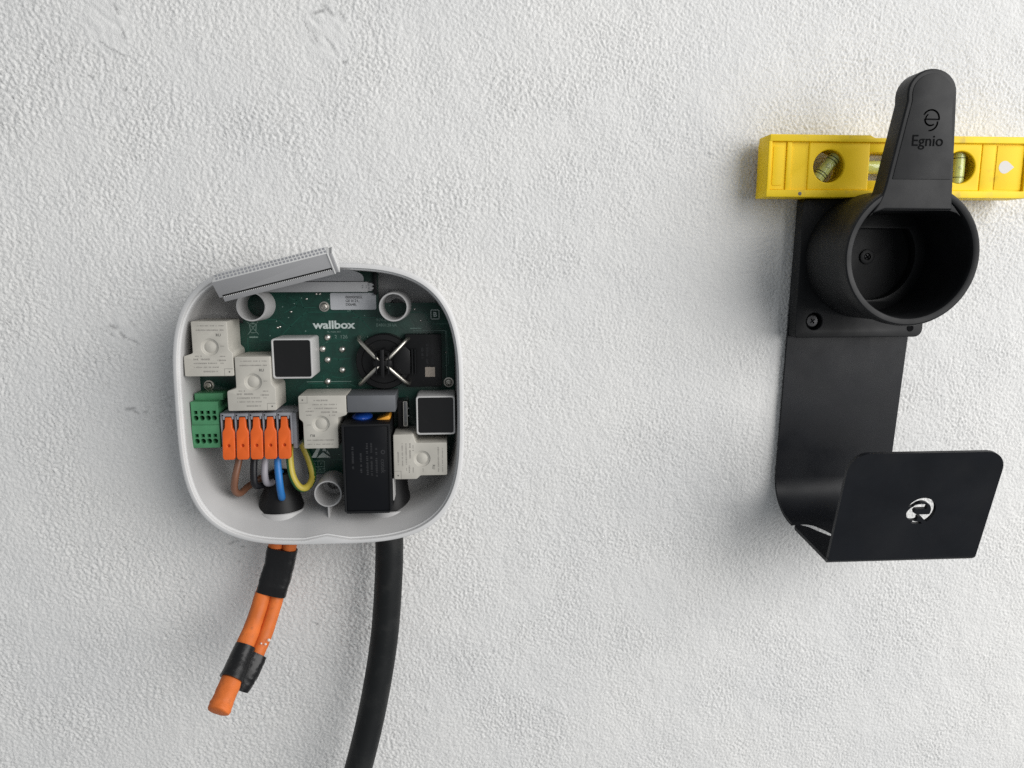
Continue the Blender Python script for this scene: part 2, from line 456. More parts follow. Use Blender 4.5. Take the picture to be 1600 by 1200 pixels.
    for i in range(420):                                       # pinholes and specks
        x = r2.uniform(-360, 460); z = r2.uniform(-420, 220); r = r2.uniform(0.3, 0.85)
        i0, i1 = np.searchsorted(xf, (x-3, x+3)); j0, j1 = np.searchsorted(zf, (z-3, z+3))
        e = np.exp(-(((X[j0:j1, i0:i1]-x)/r)**2 + ((Z[j0:j1, i0:i1]-z)/(r*0.8))**2))
        h[j0:j1, i0:i1] -= 0.35*e
        if i % 2: marks[j0:j1, i0:i1] = np.maximum(marks[j0:j1, i0:i1], e*r2.uniform(.15, .5))
    # smeared paint edge beside the bracket
    e = np.clip(1-np.abs((X - 199.5 - 0.02*(Z+60))/4.0), 0, 1)*np.clip(1-np.abs((Z+50)/95.0)**6, 0, 1)
    h = h*(1-0.7*e) + (0.3+0.25*a2*0.3)*e
    h = np.minimum(h, 1.2)
    # a coarse surround continues the sheet
    ox0 = -np.geomspace(1, 700, 26)[::-1] + xf[0]; ox1 = np.geomspace(1, 700, 26) + xf[-1]
    oz0 = -np.geomspace(1, 500, 24)[::-1] + zf[0]; oz1 = np.geomspace(1, 600, 24) + zf[-1]
    xs = np.concatenate([ox0, xf, ox1]); zs = np.concatenate([oz0, zf, oz1])
    H = np.pad(h, ((24, 24), (26, 26)), mode='edge'); Mk = np.pad(marks, ((24, 24), (26, 26)))
    XX, ZZ = np.meshgrid(xs, zs); ny, nxx = XX.shape
    co = np.stack([XX*S, -H*S, ZZ*S], -1).reshape(-1, 3).astype(np.float32)
    idx = np.arange(ny*nxx).reshape(ny, nxx)
    q = np.stack([idx[:-1, :-1], idx[:-1, 1:], idx[1:, 1:], idx[1:, :-1]], -1).reshape(-1, 4).astype(np.int32)
    me = bpy.data.meshes.new('wall')
    me.vertices.add(len(co)); me.vertices.foreach_set('co', co.ravel())
    me.loops.add(q.size); me.loops.foreach_set('vertex_index', q.ravel())
    me.polygons.add(len(q)); me.polygons.foreach_set('loop_start', np.arange(0, q.size, 4, dtype=np.int32))
    me.update(calc_edges=True)
    at = me.attributes.new('marks', 'FLOAT', 'POINT'); at.data.foreach_set('value', Mk.ravel().astype(np.float32))
    me.shade_smooth(); me.materials.append(M_WALL)
    o = bpy.data.objects.new('wall', me); link(o)
    o['kind'] = 'structure'
    return o
build_wall()

# ------------------------------------------------------------------ wall charger, cover off
CX, CZ = -78.8, -80.5
charger = thing('wall_charger', 'open white square wall charger showing its green circuit board and orange levers', 'charger', CX, 0, CZ-79.5)

NR = 144
def se_ring(a, b, d, n=3.5, notch=0.0, dz=0.0):
    R = []
    for i in range(NR):
        t = 2*math.pi*i/NR; c, s = math.cos(t), math.sin(t)
        x = a*math.copysign(abs(c)**(2/n), c); z = b*math.copysign(abs(s)**(2/n), s)
        if notch and s < 0: z += notch*math.exp(-((x+2)/4.2)**4)
        R.append((CX+x, d, CZ+z+dz))
    return R
A, B = 79.9, 80.5
rim = g_loft([se_ring(A-0.9, B-0.9, 39.5), se_ring(A-0.1, B-0.1, 40), se_ring(A-0.1, B-0.1, 43.2), se_ring(A-0.5, B-0.5, 44.5), se_ring(A-1.2, B-1.2, 45.0),
              se_ring(A-2.6, B-2.6, 45.0, notch=2.6), se_ring(A-2.9, B-2.9, 44.6, notch=2.7), se_ring(A-3.0, B-3.0, 42.8, notch=2.7), se_ring(A-3.7, B-3.7, 42.5, notch=2.6), se_ring(A-3.8, B-3.8, 40.6, notch=2.5)])
shell = g_loft([se_ring(A-6, B-6, 0.2), se_ring(A-2.2, B-2.2, 6), se_ring(A-1.0, B-1.0, 20), se_ring(A-0.5, B-0.5, 34), se_ring(A-0.4, B-0.4, 39.8), se_ring(A-1.8, B-1.8, 41.6),
                se_ring(A-3.9, B-3.9, 41.6, notch=2.4), se_ring(A-4.1, B-4.1, 41.2, notch=2.4),
                se_ring(A-4.2, B-7.4, 36, notch=1.9, dz=3.2), se_ring(A-4.3, B-8.9, 29, notch=1.6, dz=4.6), se_ring(A-4.6, B-10.0, 20, notch=1.3, dz=5.4), se_ring(A-5.2, B-10.8, 14, notch=1.1, dz=5.6), se_ring(A-7.0, B-12.6, 10, notch=.8, dz=5.6), se_ring(A-11, B-16.2, 8, dz=5.2),
                se_ring(A-40, B-40, 8), se_ring(2, 2, 8)])
f = shell[1]; n = len(shell[0]); f.append(list(range(n-NR, n)))
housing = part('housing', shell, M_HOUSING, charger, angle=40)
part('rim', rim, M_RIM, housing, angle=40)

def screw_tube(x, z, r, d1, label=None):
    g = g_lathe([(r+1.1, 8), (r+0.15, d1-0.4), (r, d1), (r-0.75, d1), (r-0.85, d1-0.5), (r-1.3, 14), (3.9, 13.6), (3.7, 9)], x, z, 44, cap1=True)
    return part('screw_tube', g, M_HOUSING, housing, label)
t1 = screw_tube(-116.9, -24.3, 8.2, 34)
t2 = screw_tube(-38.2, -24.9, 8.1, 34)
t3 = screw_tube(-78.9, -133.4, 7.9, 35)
part('screw_head', g_lathe([(3.1, 9), (3.1, 14.4), (2.4, 15.4), (0.9, 15.6), (0.8, 14.6), (0.05, 14.6)], -116.9, -24.3, 20), M_SILVER, housing)
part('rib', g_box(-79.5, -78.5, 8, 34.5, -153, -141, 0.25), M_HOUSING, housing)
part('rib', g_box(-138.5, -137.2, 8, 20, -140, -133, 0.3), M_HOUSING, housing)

def cable_entry(x, wide=False):
    e = g_lathe([(17.2, -152.5), (16.2, -149.6), (15.4, -147.4), (15.0, -146.2), (14.4, -145.8), (14.0, -146.3), (13.8, -157.5)], x, 0, 40, 'z', 19.0)
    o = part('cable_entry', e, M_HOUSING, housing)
    c = g_lathe([(13.9, -154), (13.9, -146.2), (13.4, -144.6), (11.4, -138), (8.6, -131), (7.0, -124.5), (6.4, -124), (5.6, -123.6), (5.0, -124.5), (4.9, -136)] if not wide else [(13.2, -150), (13.1, -144.5), (12.2, -141.5), (11.0, -134), (10.6, -128), (9.6, -127), (8.4, -128)], x, 0, 32, 'z', 18.8, cap1=True)
    part('rubber_grommet', c, M_RUBBER, housing)
cable_entry(-110.0); cable_entry(-44.5, True)

# circuit board
bo = [(-153.8, -35), (-127, -35), (-127, -3.4), (-48.5, -3.4), (-48.5, -23.5), (-15, -23.5), (-9, -30), (-5.4, -40), (-4.6, -50), (-4.6, -110), (-8, -125), (-43, -125), (-43, -127), (-94, -127), (-94, -105), (-153.8, -105)]
board = part('circuit_board', g_prism([bo, circ(-148.7, -71.4, 1.5, 10)], 14.2, 16.0, 0.1), M_BOARD, charger)
BD = 16.0

def poly_strip(pts, w, d=BD, t=0.05):
    gs = []
    for (x0, z0), (x1, z1) in zip(pts[:-1], pts[1:]):
        dx, dz = x1-x0, z1-z0; l = math.hypot(dx, dz); nx, nz = -dz/l*w/2, dx/l*w/2
        ex, ez = dx/l*w/2, dz/l*w/2
        q = [(x0-ex+nx, z0-ez+nz), (x0-ex-nx, z0-ez-nz), (x1+ex-nx, z1+ez-nz), (x1+ex+nx, z1+ez+nz)]
        V = [(a, d, b) for a, b in q] + [(a, d+t, b) for a, b in q]
        gs.append((np.array(V, float), [[4, 5, 6, 7], [0, 1, 5, 4], [1, 2, 6, 5], [2, 3, 7, 6], [3, 0, 4, 7]]))
    return g_join(*gs)

TR = [[(-118, -45), (-108, -45), (-100, -37), (-93, -30.5), (-90, -28.7), (-64, -28.7), (-58, -34), (-53, -40)],
      [(-126, -28), (-119, -33), (-107, -33), (-103, -36)], [(-100, -20), (-96, -22), (-96, -25), (-103, -29)], [(-94, -20), (-92, -26), (-85, -26)],
      [(-76, -56), (-73, -57), (-66, -56)], [(-77, -67), (-72, -68), (-66, -66)], [(-82, -48), (-76, -44), (-66, -46)], [(-64, -32), (-50, -32), (-46, -35)],
      [(-30, -29), (-22, -29), (-18, -36), (-8, -36)], [(-9, -40), (-8, -60)], [(-125, -44), (-125, -58), (-120, -62)], [(-86, -112), (-82, -108), (-72, -110)],
      [(-79, -118), (-70, -118), (-68, -122)], [(-91, -71), (-68, -71), (-64, -73)], [(-82, -71.8), (-82, -66)]]
for t in TR: part('board_trace', poly_strip(t, 0.45), M_TRACE, board)
part('printed_text', g_text('wallbox', 6.5, -74.9, -36.4, BD+0.03, bold=0.17, sx=1.2, spacing=0.98), M_SILK, board, 'pale lettering wallbox on the green board')
part('printed_text', g_join(g_text('94V-0 M1', 2.5, -45.2, -33.6, BD+.03), g_text('E480128 UL', 2.5, -44.0, -36.6, BD+.03)), M_SILKD, board)
part('printed_text', g_text('PB_MAIN_REV', 1.3, -75, -40.4, BD+.03), M_SILKD, board)
part('printed_text', g_text('2  126', 3.0, -71.0, -43.4, BD+.03), M_SILKD, board)
def frame_rect(x0, x1, z0, z1, w): return poly_strip([(x0, z0), (x1, z0), (x1, z1), (x0, z1), (x0, z0)], w)
part('printed_text', g_join(g_text('B', 4.0, -15.6, -30.5, BD+.03, bold=.03), frame_rect(-18, -13.2, -33.1, -27.8, 0.35)), M_SILK, board, 'letter B in a square frame')
# crossed bin mark
part('printed_mark', g_join(poly_strip([(-123.6, -35.4), (-122.9, -40.6), (-120.2, -40.6), (-119.5, -35.4), (-123.6, -35.4)], .3), poly_strip([(-124.6, -34.2), (-118.6, -41.5)], .28),
     poly_strip([(-118.6, -34.2), (-124.6, -41.5)], .28), poly_strip([(-122.6, -37), (-120.5, -37)], .3), poly_strip([(-122, -34.9), (-121, -34.9)], .5), poly_strip([(-123.6, -43.2), (-119.4, -43.2)], .8)), M_SILKD, board, 'crossed out bin mark')
# warning triangle and table of test marks
part('printed_mark', g_join(g_prism([[(-91.5, -116.6), (-87.5, -110), (-85.6, -110), (-88.5, -116.4)]], BD, BD+.05), g_prism([[(-88.0, -116.5), (-84.4, -113.2), (-79.8, -116.6)]], BD, BD+.05),
     g_prism([[(-84.8, -112.2), (-83.6, -109.2), (-82.2, -112.8)]], BD, BD+.05), g_prism([[(-82.4, -113.4), (-81.6, -112.2), (-80.2, -115)]], BD, BD+.05)), M_SILK, board, 'triangular static warning mark')
part('printed_mark', g_join(frame_rect(-91.7, -83.8, -125.6, -118.6, .26), poly_strip([(-87.7, -118.6), (-87.7, -125.6)], .24), poly_strip([(-91.7, -122.2), (-83.8, -122.2)], .24),
     g_text('A', 2.0, -89.7, -120.4, BD+.03), g_text('F', 2.0, -85.8, -120.4, BD+.03), g_text('VI', 2.0, -89.7, -123.9, BD+.03), g_text('ICT', 2.0, -85.7, -123.9, BD+.03)), M_SILKD, board)
for t, w in (([(-28.4, -40.0), (-9.4, -40.0), (-9.2, -72)], .3), ([(-30, -38.6), (-24, -38.6)], .7), ([(-92, -70), (-66, -70)], .3)):
    part('printed_line', poly_strip(t, w), M_SILKD, board)
vr = random.Random(9); gs = []
for k in range(70):
    x = vr.uniform(-124, -8); z = vr.uniform(-124, -20)
    if abs(x+75) < 14 and abs(z+37) < 4: continue
    gs.append(g_lathe([(.38, BD), (.36, BD+.04), (.02, BD+.04)], x, z, 7))
part('board_vias', g_join(*gs), M_SILKD, board, kind='stuff')
# serial label
lab = part('serial_label', g_prism([rrect(-76.4, -49.9, -27.4, -17.6, 1.0)], BD, BD+.12), M_LABEL, board, 'white serial number sticker')
LX = -67.6
part('label_print', g_join(g_text('000000503,', 2.1, LX, -20.2, BD+.14, align='LEFT', bold=.03), g_text('GE 0121,', 2.1, LX, -22.3, BD+.14, align='LEFT', bold=.03),
     g_text('D0648,', 2.1, LX, -24.4, BD+.14, align='LEFT', bold=.03)), M_INK, board)

def dome(x, z, r, h, d=BD):
    return g_lathe([(r, d), (r*0.93, d+h*0.35), (r*0.62, d+h*0.75), (r*0.3, d+h), (0.05, d+h*1.05)], x, z, 14)
sj, _ = mesh_from(dome(0, 0, 2.0, 1.5, 0), 'solder_joint', M_SOLDER, recenter=False)
for x, z in ((-78.8, -43.6), (-79.3, -56.9), (-79.8, -69.9), (-70.5, -50.8), (-70.9, -63.1), (-82.0, -50.5)):
    instance('solder_joint', sj, board, x, BD, z, random.uniform(0, 6))
sj2, _ = mesh_from(dome(0, 0, 0.8, 0.8, 0), 'solder_joint', M_SOLDER, recenter=False)
for x, z in ((-99.2, -28.4), (-107.4, -37.7), (-106, -37.2), (-27.5, -27.2), (-84.2, -18.1), (-112, -20.6), (-92.6, -123.4), (-82.2, -18.1), (-90, -21), (-24, -34), (-9.6, -53)):
    instance('solder_joint', sj2, board, x, BD, z)
def screw_geo(r):
    g = g_lathe([(r*1.35, 0.0), (r*1.35, .5), (r, .55), (r, 1.3), (r*.8, 2.0), (r*.5, 2.2), (r*.42, 1.2), (.03, 1.1)], 0, 0, 24)
    return g_join(g, g_box(-r*.8, r*.8, 1.2, 2.05, -.22, .22), g_box(-.22, .22, 1.2, 2.02, -r*.8, r*.8))
scm, _ = mesh_from(screw_geo(2.2), 'board_screw', M_SILVER, recenter=False)
for x, z, a in ((-148.7, -71.4, .3), (-79.9, -25.5, .9), (-8.1, -71.1, .5)):
    instance('board_screw', scm, board, x, BD, z, a)

# relays: one body, four places
rel = [(-13.3, -15.3), (13.3, -15.3), (13.3, -2.2), (11.2, -0.2), (11.2, 15.3), (-8.2, 15.3), (-8.2, -2.4), (-13.3, -4.0)]
def soften(P, r=0.9, n=3):
    out = []; m = len(P)
    for i in range(m):
        a, b, c = (np.array(P[i-1]), np.array(P[i]), np.array(P[(i+1) % m]))
        u = (a-b)/np.linalg.norm(a-b); w = (c-b)/np.linalg.norm(c-b)
        for k in range(n+1):
            t = k/n; out.append(tuple(b + u*r*(1-t)**2 + w*r*t**2))
    return out
rel_me, _ = mesh_from(g_join(g_prism([soften(rel), circ(1.2, 1.0, 4.6)], 0.4, 24.0, 0.35, 2)), 'relay', M_RELAY, recenter=False)
dim_me, _ = mesh_from(g_lathe([(4.75, 23.5), (4.3, 23.45), (3.3, 22.9), (2.7, 23.25), (0.05, 23.4)], 1.2, 1.0, 32), 'dimple', M_RELAY, recenter=False)
def dashes(rows, seed):
    r = random.Random(seed); gs = []
    for x0, x1, z, h in rows:
        x = x0
        while x < x1-0.6:
            w = r.uniform(0.25, 0.75)
            if r.random() < 0.86:
                k = r.uniform(.4, .8)*h
                gs.append(g_box(x, x+w*.62, 24.0, 24.03, z-k/2, z+k/2))
            x += w
    return g_join(*gs)
rp_me, _ = mesh_from(dashes([(-5, 10, 12.8, .8), (-6.8, 9.6, 10.4, 1.1), (-7, -3, -4.0, 1), (-8, 1.5, -5.8, 1.4), (-8, 5, -8.0, 1.1), (-8, 6, -10.2, 1.1), (-3, 5.5, -12.6, 1.4), (6, 10, -4.2, .9), (5, 9.8, -6.4, 1.2), (6.5, 9, -8, .9), (7, 10.4, 1.5, .8)], 3), 'printed_text', M_PRINT, recenter=False)
rr_me, _ = mesh_from(g_join(g_text('RU', 2.1, 6.2, 7.6, 24.03, bold=.02), g_lathe([(.42, 24.0), (.42, 24.05), (.02, 24.05)], 11.0, -12.9, 10), g_box(8.3, 13.0, 24.0, 24.03, -11.25, -11.1), g_box(8.3, 8.42, 24.0, 24.03, -15.0, -11.1)), 'printed_mark', M_PRINTD, recenter=False)
for x, z, a in ((-140.1, -47.2, 0), (-117.8, -67.0, 0), (-79.0, -89.5, 180), (-24.6, -110.7, 90)):
    r = instance('relay', rel_me, charger, x, BD, z, math.radians(a))
    for nm, me in (('dimple', dim_me), ('printed_text', rp_me), ('printed_mark', rr_me)):
        o = bpy.data.objects.new(nm, me); link(o); o.parent = r

# square potted cans
can_me, _ = mesh_from(g_prism([rrect(-11.1, 11.1, -11.3, 11.3, 1.6), rrect(-10.2, 10.2, -10.4, 10.4, 1.2)], 0.3, 22, .25), 'potted_transformer', M_CAN, recenter=False)
pot_me, _ = mesh_from(g_prism([rrect(-10.3, 10.3, -10.5, 10.5, 1.2)], 2, 20.9, 0.0), 'black_potting', M_POT, recenter=False)
for x, z in ((-95.0, -53.3), (-15.4, -86.9)):
    c = instance('potted_transformer', can_me, charger, x, BD, z)
    o = bpy.data.objects.new('black_potting', pot_me); link(o); o.parent = c

# green spring terminals
def terminal(x0, x1, z0, z1):
    cx = (x0+x1)/2; holes = []
    for k in range(4):
        x = cx - 5.3 + 3.4*k + .1
        holes.append([(x-1.05, z1-7.2), (x+1.05, z1-7.2), (x+1.05, z1-5.2), (x-1.05, z1-5.2)])
        holes.append(circ(x, z1-9.4, 1.5, 14))
    g = g_join(g_prism([[(x0, z0), (x1, z0), (x1, z1), (x0, z1)]] + holes, 22, 34, .18), g_box(x0+.2, x1-.2, BD, 24, z0+.2, z1-.2))
    return part('green_terminal', g, M_GREEN, charger)
terminal(-153.7, -138.5, -91.35, -78.0)
terminal(-154.0, -138.6, -104.8, -91.5)
part('terminal_base', g_box(-153, -137, BD, 29, -78, -74.0, .3), M_GREEN, charger)

# grey lever terminal with five orange levers
gx0 = -136.8; pt = 7.78
gs = [g_box(gx0, gx0+5*pt+2.6, BD, 29, -104, -84.2, .3), g_box(gx0+5*pt+.2, gx0+5*pt+2.6, BD, 33.5, -106, -85.3, .4)]
for k in range(6): gs.append(g_box(gx0+k*pt-.45, gx0+k*pt+.45, 28, 35.4, -103.0, -84.6, .2))
for k in range(5):
    gs.append(g_box(gx0+k*pt+.35, gx0+(k+1)*pt-.35, 28, 36.2, -86.3, -84.5, .25))
    gs.append(g_box(gx0+k*pt+.9, gx0+k*pt+2.0, 30, 36.0, -88.2, -86.0, .15))
    gs.append(g_box(gx0+(k+1)*pt-1.9, gx0+(k+1)*pt-1.0, 30, 36.0, -88.0, -86.0, .15))
term = part('lever_terminal', g_join(*gs), M_GREY, charger)
part('terminal_slots', g_join(*[g_box(gx0+k*pt+.7, gx0+k*pt+1.5, 36.1, 36.26, -86.0, -85.2) for k in range(5)]), M_SLOT, term)
lev = [(-1.7, 12.6), (1.7, 12.6), (2.0, 6.6), (3.35, 4.2), (3.45, -10.2), (2.7, -11.6), (-2.7, -11.6), (-3.45, -10.2), (-3.35, 4.2), (-2.0, 6.6)]
lg = g_prism([soften(lev, .6, 2), circ(0, -3.6, .85, 16)], -1.5, 1.5, .3, 2)
lg = g_join(lg, g_lathe([(.95, -1.2), (.95, -.3), (.02, -.3)], 0, -3.6, 12))
th = math.radians(7); Rl = [[1, 0, 0], [0, math.cos(th), -math.sin(th)], [0, math.sin(th), math.cos(th)]]
lev_me, _ = mesh_from(g_move(lg, Rl), 'orange_lever', M_ORANGE, recenter=False)
for k in range(5): instance('orange_lever', lev_me, term, gx0+(k+.5)*pt+.1, 36.0, -99.5, 0)

# wires
part('wire', g_tube([(-128.6, 28, -104), (-129.6, 31, -113), (-131.8, 33, -123), (-133.2, 31, -131), (-131.4, 27, -134.4), (-128.0, 20, -132.0), (-120, 14, -128), (-112, 18, -126)], 2.05), M_BROWN, charger, 'brown wire bent into a loop')
part('wire', g_tube([(-120.2, 28, -104), (-120.8, 32, -113), (-121.0, 34, -122), (-120.4, 33, -128.0), (-117.0, 24, -129.5), (-112, 18, -126), (-110, 19, -124)], 2.05), M_BLACKW, charger, 'black wire')
part('wire', g_tube([(-113.6, 28, -104), (-114.5, 31, -112), (-115.0, 33, -121), (-114.4, 31, -127.2), (-112, 24, -128), (-110.5, 20, -124)], 2.0), M_GREYW, charger, 'light grey wire')
part('wire', g_tube([(-106.6, 28, -104), (-107.4, 32, -113), (-106.4, 35, -124), (-106.0, 34, -133), (-106.6, 30, -136.4), (-108.3, 24, -132), (-109.5, 20, -123)], 2.1), M_BLUEW, charger, 'blue wire')
gyp = [(-100.6, 27, -103), (-100.9, 30, -110), (-99.6, 33, -121), (-96.6, 33, -128.4), (-93.4, 31, -131.0), (-90.6, 26.5, -129.6), (-90.0, 21.5, -125.5), (-92.4, 18.6, -117), (-96.5, 18.2, -106), (-98, 18.2, -100)]
gy = part('wire', g_tube(gyp, 2.15, n=18), M_YELW, charger, 'green and yellow striped earth wire')
gy.data.materials.append(M_GRNW)
for i, p in enumerate(gy.data.polygons):
    k = i % 18
    c = 10 + 4.0*min(1, max(0, (i//18-34)/14)); p.material_index = int(abs(k-c) <= 2.6)

# black converter module
mz0, mz1, mx0, mx1 = -142.4, -90.0, -68.1, -41.1
mod = part('converter_module', g_join(g_prism([[(mx0+1.6, mz0), (mx1-1.6, mz0), (mx1, mz0+1.6), (mx1, mz1), (mx0, mz1), (mx0, mz0+1.6)], rrect(mx0+1.3, mx1-1.3, mz0+1.3, mz1-1.3, .6, 2)], BD+.4, 45, .3), g_box(mx0+.8, mx1-.8, BD+.4, 30, mz0+.8, mz1-.8)), M_MODULE, charger)
part('resin_face', g_box(mx0+1.2, mx1-1.2, 31, 44.3, mz0+1.2, mz1-1.2, .2), M_MODFACE, mod)
part('printed_text', g_join(g_text('cotek', 3.6, -45.6, -114.6, 44.33, rot=-math.pi/2, bold=.04), g_prism([circ(-45.4, -106.4, 1.3, 12), circ(-45.4, -106.4, .7, 10)], 44.3, 44.34)), M_FAINT, mod)
rd = random.Random(4); gs = []
for cx_, z0, z1 in ((-49.2, -104, -121), (-52.0, -101, -120), (-54.4, -100, -121), (-58.0, -106, -118), (-62.5, -103, -116)):
    z = z0
    while z > z1:
        w = rd.uniform(.5, 1.2)
        if rd.random() < .8: gs.append(g_box(cx_-.6*rd.uniform(.5, 1), cx_+.6, 44.3, 44.33, z-w*.6, z))
        z -= w
part('printed_text', g_join(*gs), M_FAINT, mod)
part('divider_edge', g_box(-40.7, -40.2, BD, 40, -136.5, -123.6), M_CAN, charger)

# current sensor
sx, sz = -45.6, -57.4
prof = [(16.4, BD+.3), (16.4, 22.5), (15.8, 23.4), (13.0, 23.6), (12.6, 22.6), (7.2, 22.6), (6.8, 24.0), (3, 24.2), (0.05, 24.2)]
sensor = part('current_sensor', g_join(g_lathe(prof, sx, sz, 48), g_prism([[(-33, -41.6), (-12, -41.6), (-12, -72.2), (-14, -72.8), (-33, -72.8)]], BD+.3, 22, .4),
      g_prism([[(-40, -48.4), (-32.8, -48.4), (-30.2, -51.0), (-30.2, -64.6), (-40, -64.6)]], 21, 25, .35),
      g_box(-29.4, -28.5, 21, 24.6, -65, -50), g_box(sx-1.0, sx+1.0, 22, 33, sz-8.2, sz+8.2, .3), g_box(sx-5.2, sx+5.2, 22, 31.5, sz-1.6, sz+1.6, .3),
      g_box(sx-4.6, sx+4.6, 22, 29, sz-4, sz+4, .5)), M_BLACKP, charger)
part('sensor_fin', g_join(g_box(-27.6, -27.0, 21.9, 24.2, -65, -50), g_box(sx-3.8, sx-3.2, 28, 32, sz-6, sz+6), g_box(sx+3.2, sx+3.8, 28, 32, sz-6, sz+6)), M_MODULE, sensor)
for ax, az in ((-1, 1), (1, 1), (-1, -1), (1, -1)):
    part('sensor_wire', g_tube([(sx+ax*14.8, BD, sz+az*13.9), (sx+ax*14.5, 21, sz+az*13.6), (sx+ax*13.0, 25.4, sz+az*12.2), (sx+ax*9, 28.2, sz+az*8.2), (sx+ax*4.5, 29.8, sz+az*3.8), (sx+ax*2.2, 29.4, sz+az*1.8)], 1.15), M_SILVER, sensor)
part('sensor_label', g_box(-21.7, -16.0, 22.0, 22.1, -66.8, -61.0), M_BEIGE, sensor)
gs = []
for cx_, z0, z1 in ((-23.0, -49.5, -57), (-20.2, -47.5, -60), (-17.2, -47.5, -53.5), (-17.2, -56.5, -59)):
    z = z0
    while z > z1:
        w = rd.uniform(.4, .9)
        if rd.random() < .85: gs.append(g_box(cx_-.8, cx_+.8*rd.uniform(.4, 1), 22.0, 22.04, z-w*.6, z))
        z -= w
part('printed_text', g_join(*gs), M_FAINT, sensor)

# the rest of the board's components
part('film_capacitor', g_join(g_box(-65.2, -38.2, BD+.3, 40, -84.1, -74.4, .4)), M_BLOCK, charger)
bm = bmesh.new(); bmesh.ops.create_uvsphere(bm, u_segments=24, v_segments=14, radius=1)
for p in bm.verts: p.co = (-58.6 + p.co.x*6.0, 27 + p.co.y*8, -89.0 + p.co.z*2.6)
part('blue_varistor', from_bm(bm), M_BLUEV, charger)
ca = g_box(-4.6, 4.6, -8, 8, -1.3, 1.3, .6); an = math.radians(20)
part('amber_capacitor', g_move(ca, [[math.cos(an), 0, -math.sin(an)], [0, 1, 0], [math.sin(an), 0, math.cos(an)]], (-46.6, 25, -90.2)), M_AMBER, charger)
part('metal_tab', g_join(g_box(-34.6, -32.0, BD, 30, -94.8, -79.8, .3), g_box(-32.2, -31.2, 24, 29.5, -84.5, -83.8), g_box(-32.2, -31.2, 24, 29.5, -89, -88.2)), mat('dull_heatsink_metal', (0.20, 0.20, 0.20), .3, 1.0, var=.2, var_scale=500), charger)
part('tab_rim', g_join(g_box(-34.5, -34.2, 30, 30.2, -94.6, -80), g_box(-32.4, -32.1, 30, 30.2, -94.6, -80), g_box(-34.5, -32.1, 30, 30.2, -80.2, -79.9), g_box(-34.5, -32.1, 30, 30.2, -94.7, -94.4)), M_SILVER, charger)
part('transistor', g_box(-38, -34.6, BD, 27, -96, -80, .3), M_BLACKP, charger)

# ribbon header, ribbon and loose plug
hd = part('ribbon_header', g_join(g_box(-112, -53.6, BD, 24, -16.8, -11.0, .3), g_box(-54.0, -51.4, BD, 23.4, -16.2, -11.6, .2), g_box(-52.6, -50.6, BD, 24.2, -15.2, -14.2, .1), g_box(-52.6, -50.6, BD, 24.2, -13.2, -12.2, .1)), M_HDR, charger)
part('printed_text', g_text('2 1', 2.6, -55.4, -13.8, 24.03), M_BLOCK, hd)
part('socket_frame', g_box(-51, -48.9, BD, 19, -18.5, -4, .3), M_BLACKP, hd)  # narrow black plastic bar beside the header
pa = math.radians(14.0); pr = math.radians(31)
Rz = np.array([[math.cos(pa), 0, -math.sin(pa)], [0, 1, 0], [math.sin(pa), 0, math.cos(pa)]])
Rr = np.array([[1, 0, 0], [0, math.cos(pr), math.sin(pr)], [0, -math.sin(pr), math.cos(pr)]])   # top leans to the camera
# local: x along bar, d front, z up ; front face d=+4, top z=+6
PR = Rz @ Rr.T if False else Rz @ np.array([[1, 0, 0], [0, math.cos(pr), -math.sin(pr)], [0, math.sin(pr), math.cos(pr)]]).T
PC = (-97.6, 57.0, -6.2)
HL = 30.5
plug = part('ribbon_plug', g_move(g_join(g_prism([[(-HL, 6.2), (HL, 6.2), (HL, -6.4), (-HL+1.6, -6.4), (-HL+1.6, -3.4), (-HL, -3.4)]], -4, 4, .3),
      g_box(HL+.4, HL+2.2, -3.4, 3.6, -6.0, 5.6, .3)), PR, PC), M_PLUG, charger, 'loose grey ribbon connector lying over the top rim')
part('contact_face', g_move(g_box(-HL+.3, HL-.3, -3.6, 3.7, 6.15, 6.45, .1), PR, PC), M_PLUGTOP, plug)
gs = []
for k in range(30):
    for r_ in range(2):
        x = -HL+1.6 + k*1.98 + r_*0.95; dd = -1.7 + r_*3.3
        V = [(x-.8, dd-1.1, 6.5), (x+.4, dd-1.1, 6.5), (x+.8, dd+1.1, 6.5), (x-.4, dd+1.1, 6.5)]
        gs.append((np.array(V, float), [[0, 1, 2, 3]]))
part('contact_holes', g_move(g_join(*gs), PR, PC), M_GREY, plug, kind='stuff')
part('slot', g_move(g_box(-HL+2, HL-.6, 3.9, 4.06, -3.5, -2.1), PR, PC), M_SLOT, plug)
part('slot_teeth', g_move(g_join(*[g_box(-HL+2.4+k*.98, -HL+2.9+k*.98, 4.0, 4.25, -3.5, -2.9) for k in range(59)]), PR, PC), M_PLUGTOP, plug, kind='stuff')
part('plug_clip', g_move(g_join(g_box(HL-.2, HL+.5, -3.2, 4.3, -6.2, 6.3, .15), g_box(HL+2.0, HL+2.7, -3, 3.4, -6.2, 5.9, .15)), PR, PC), M_PLUGTOP, plug)
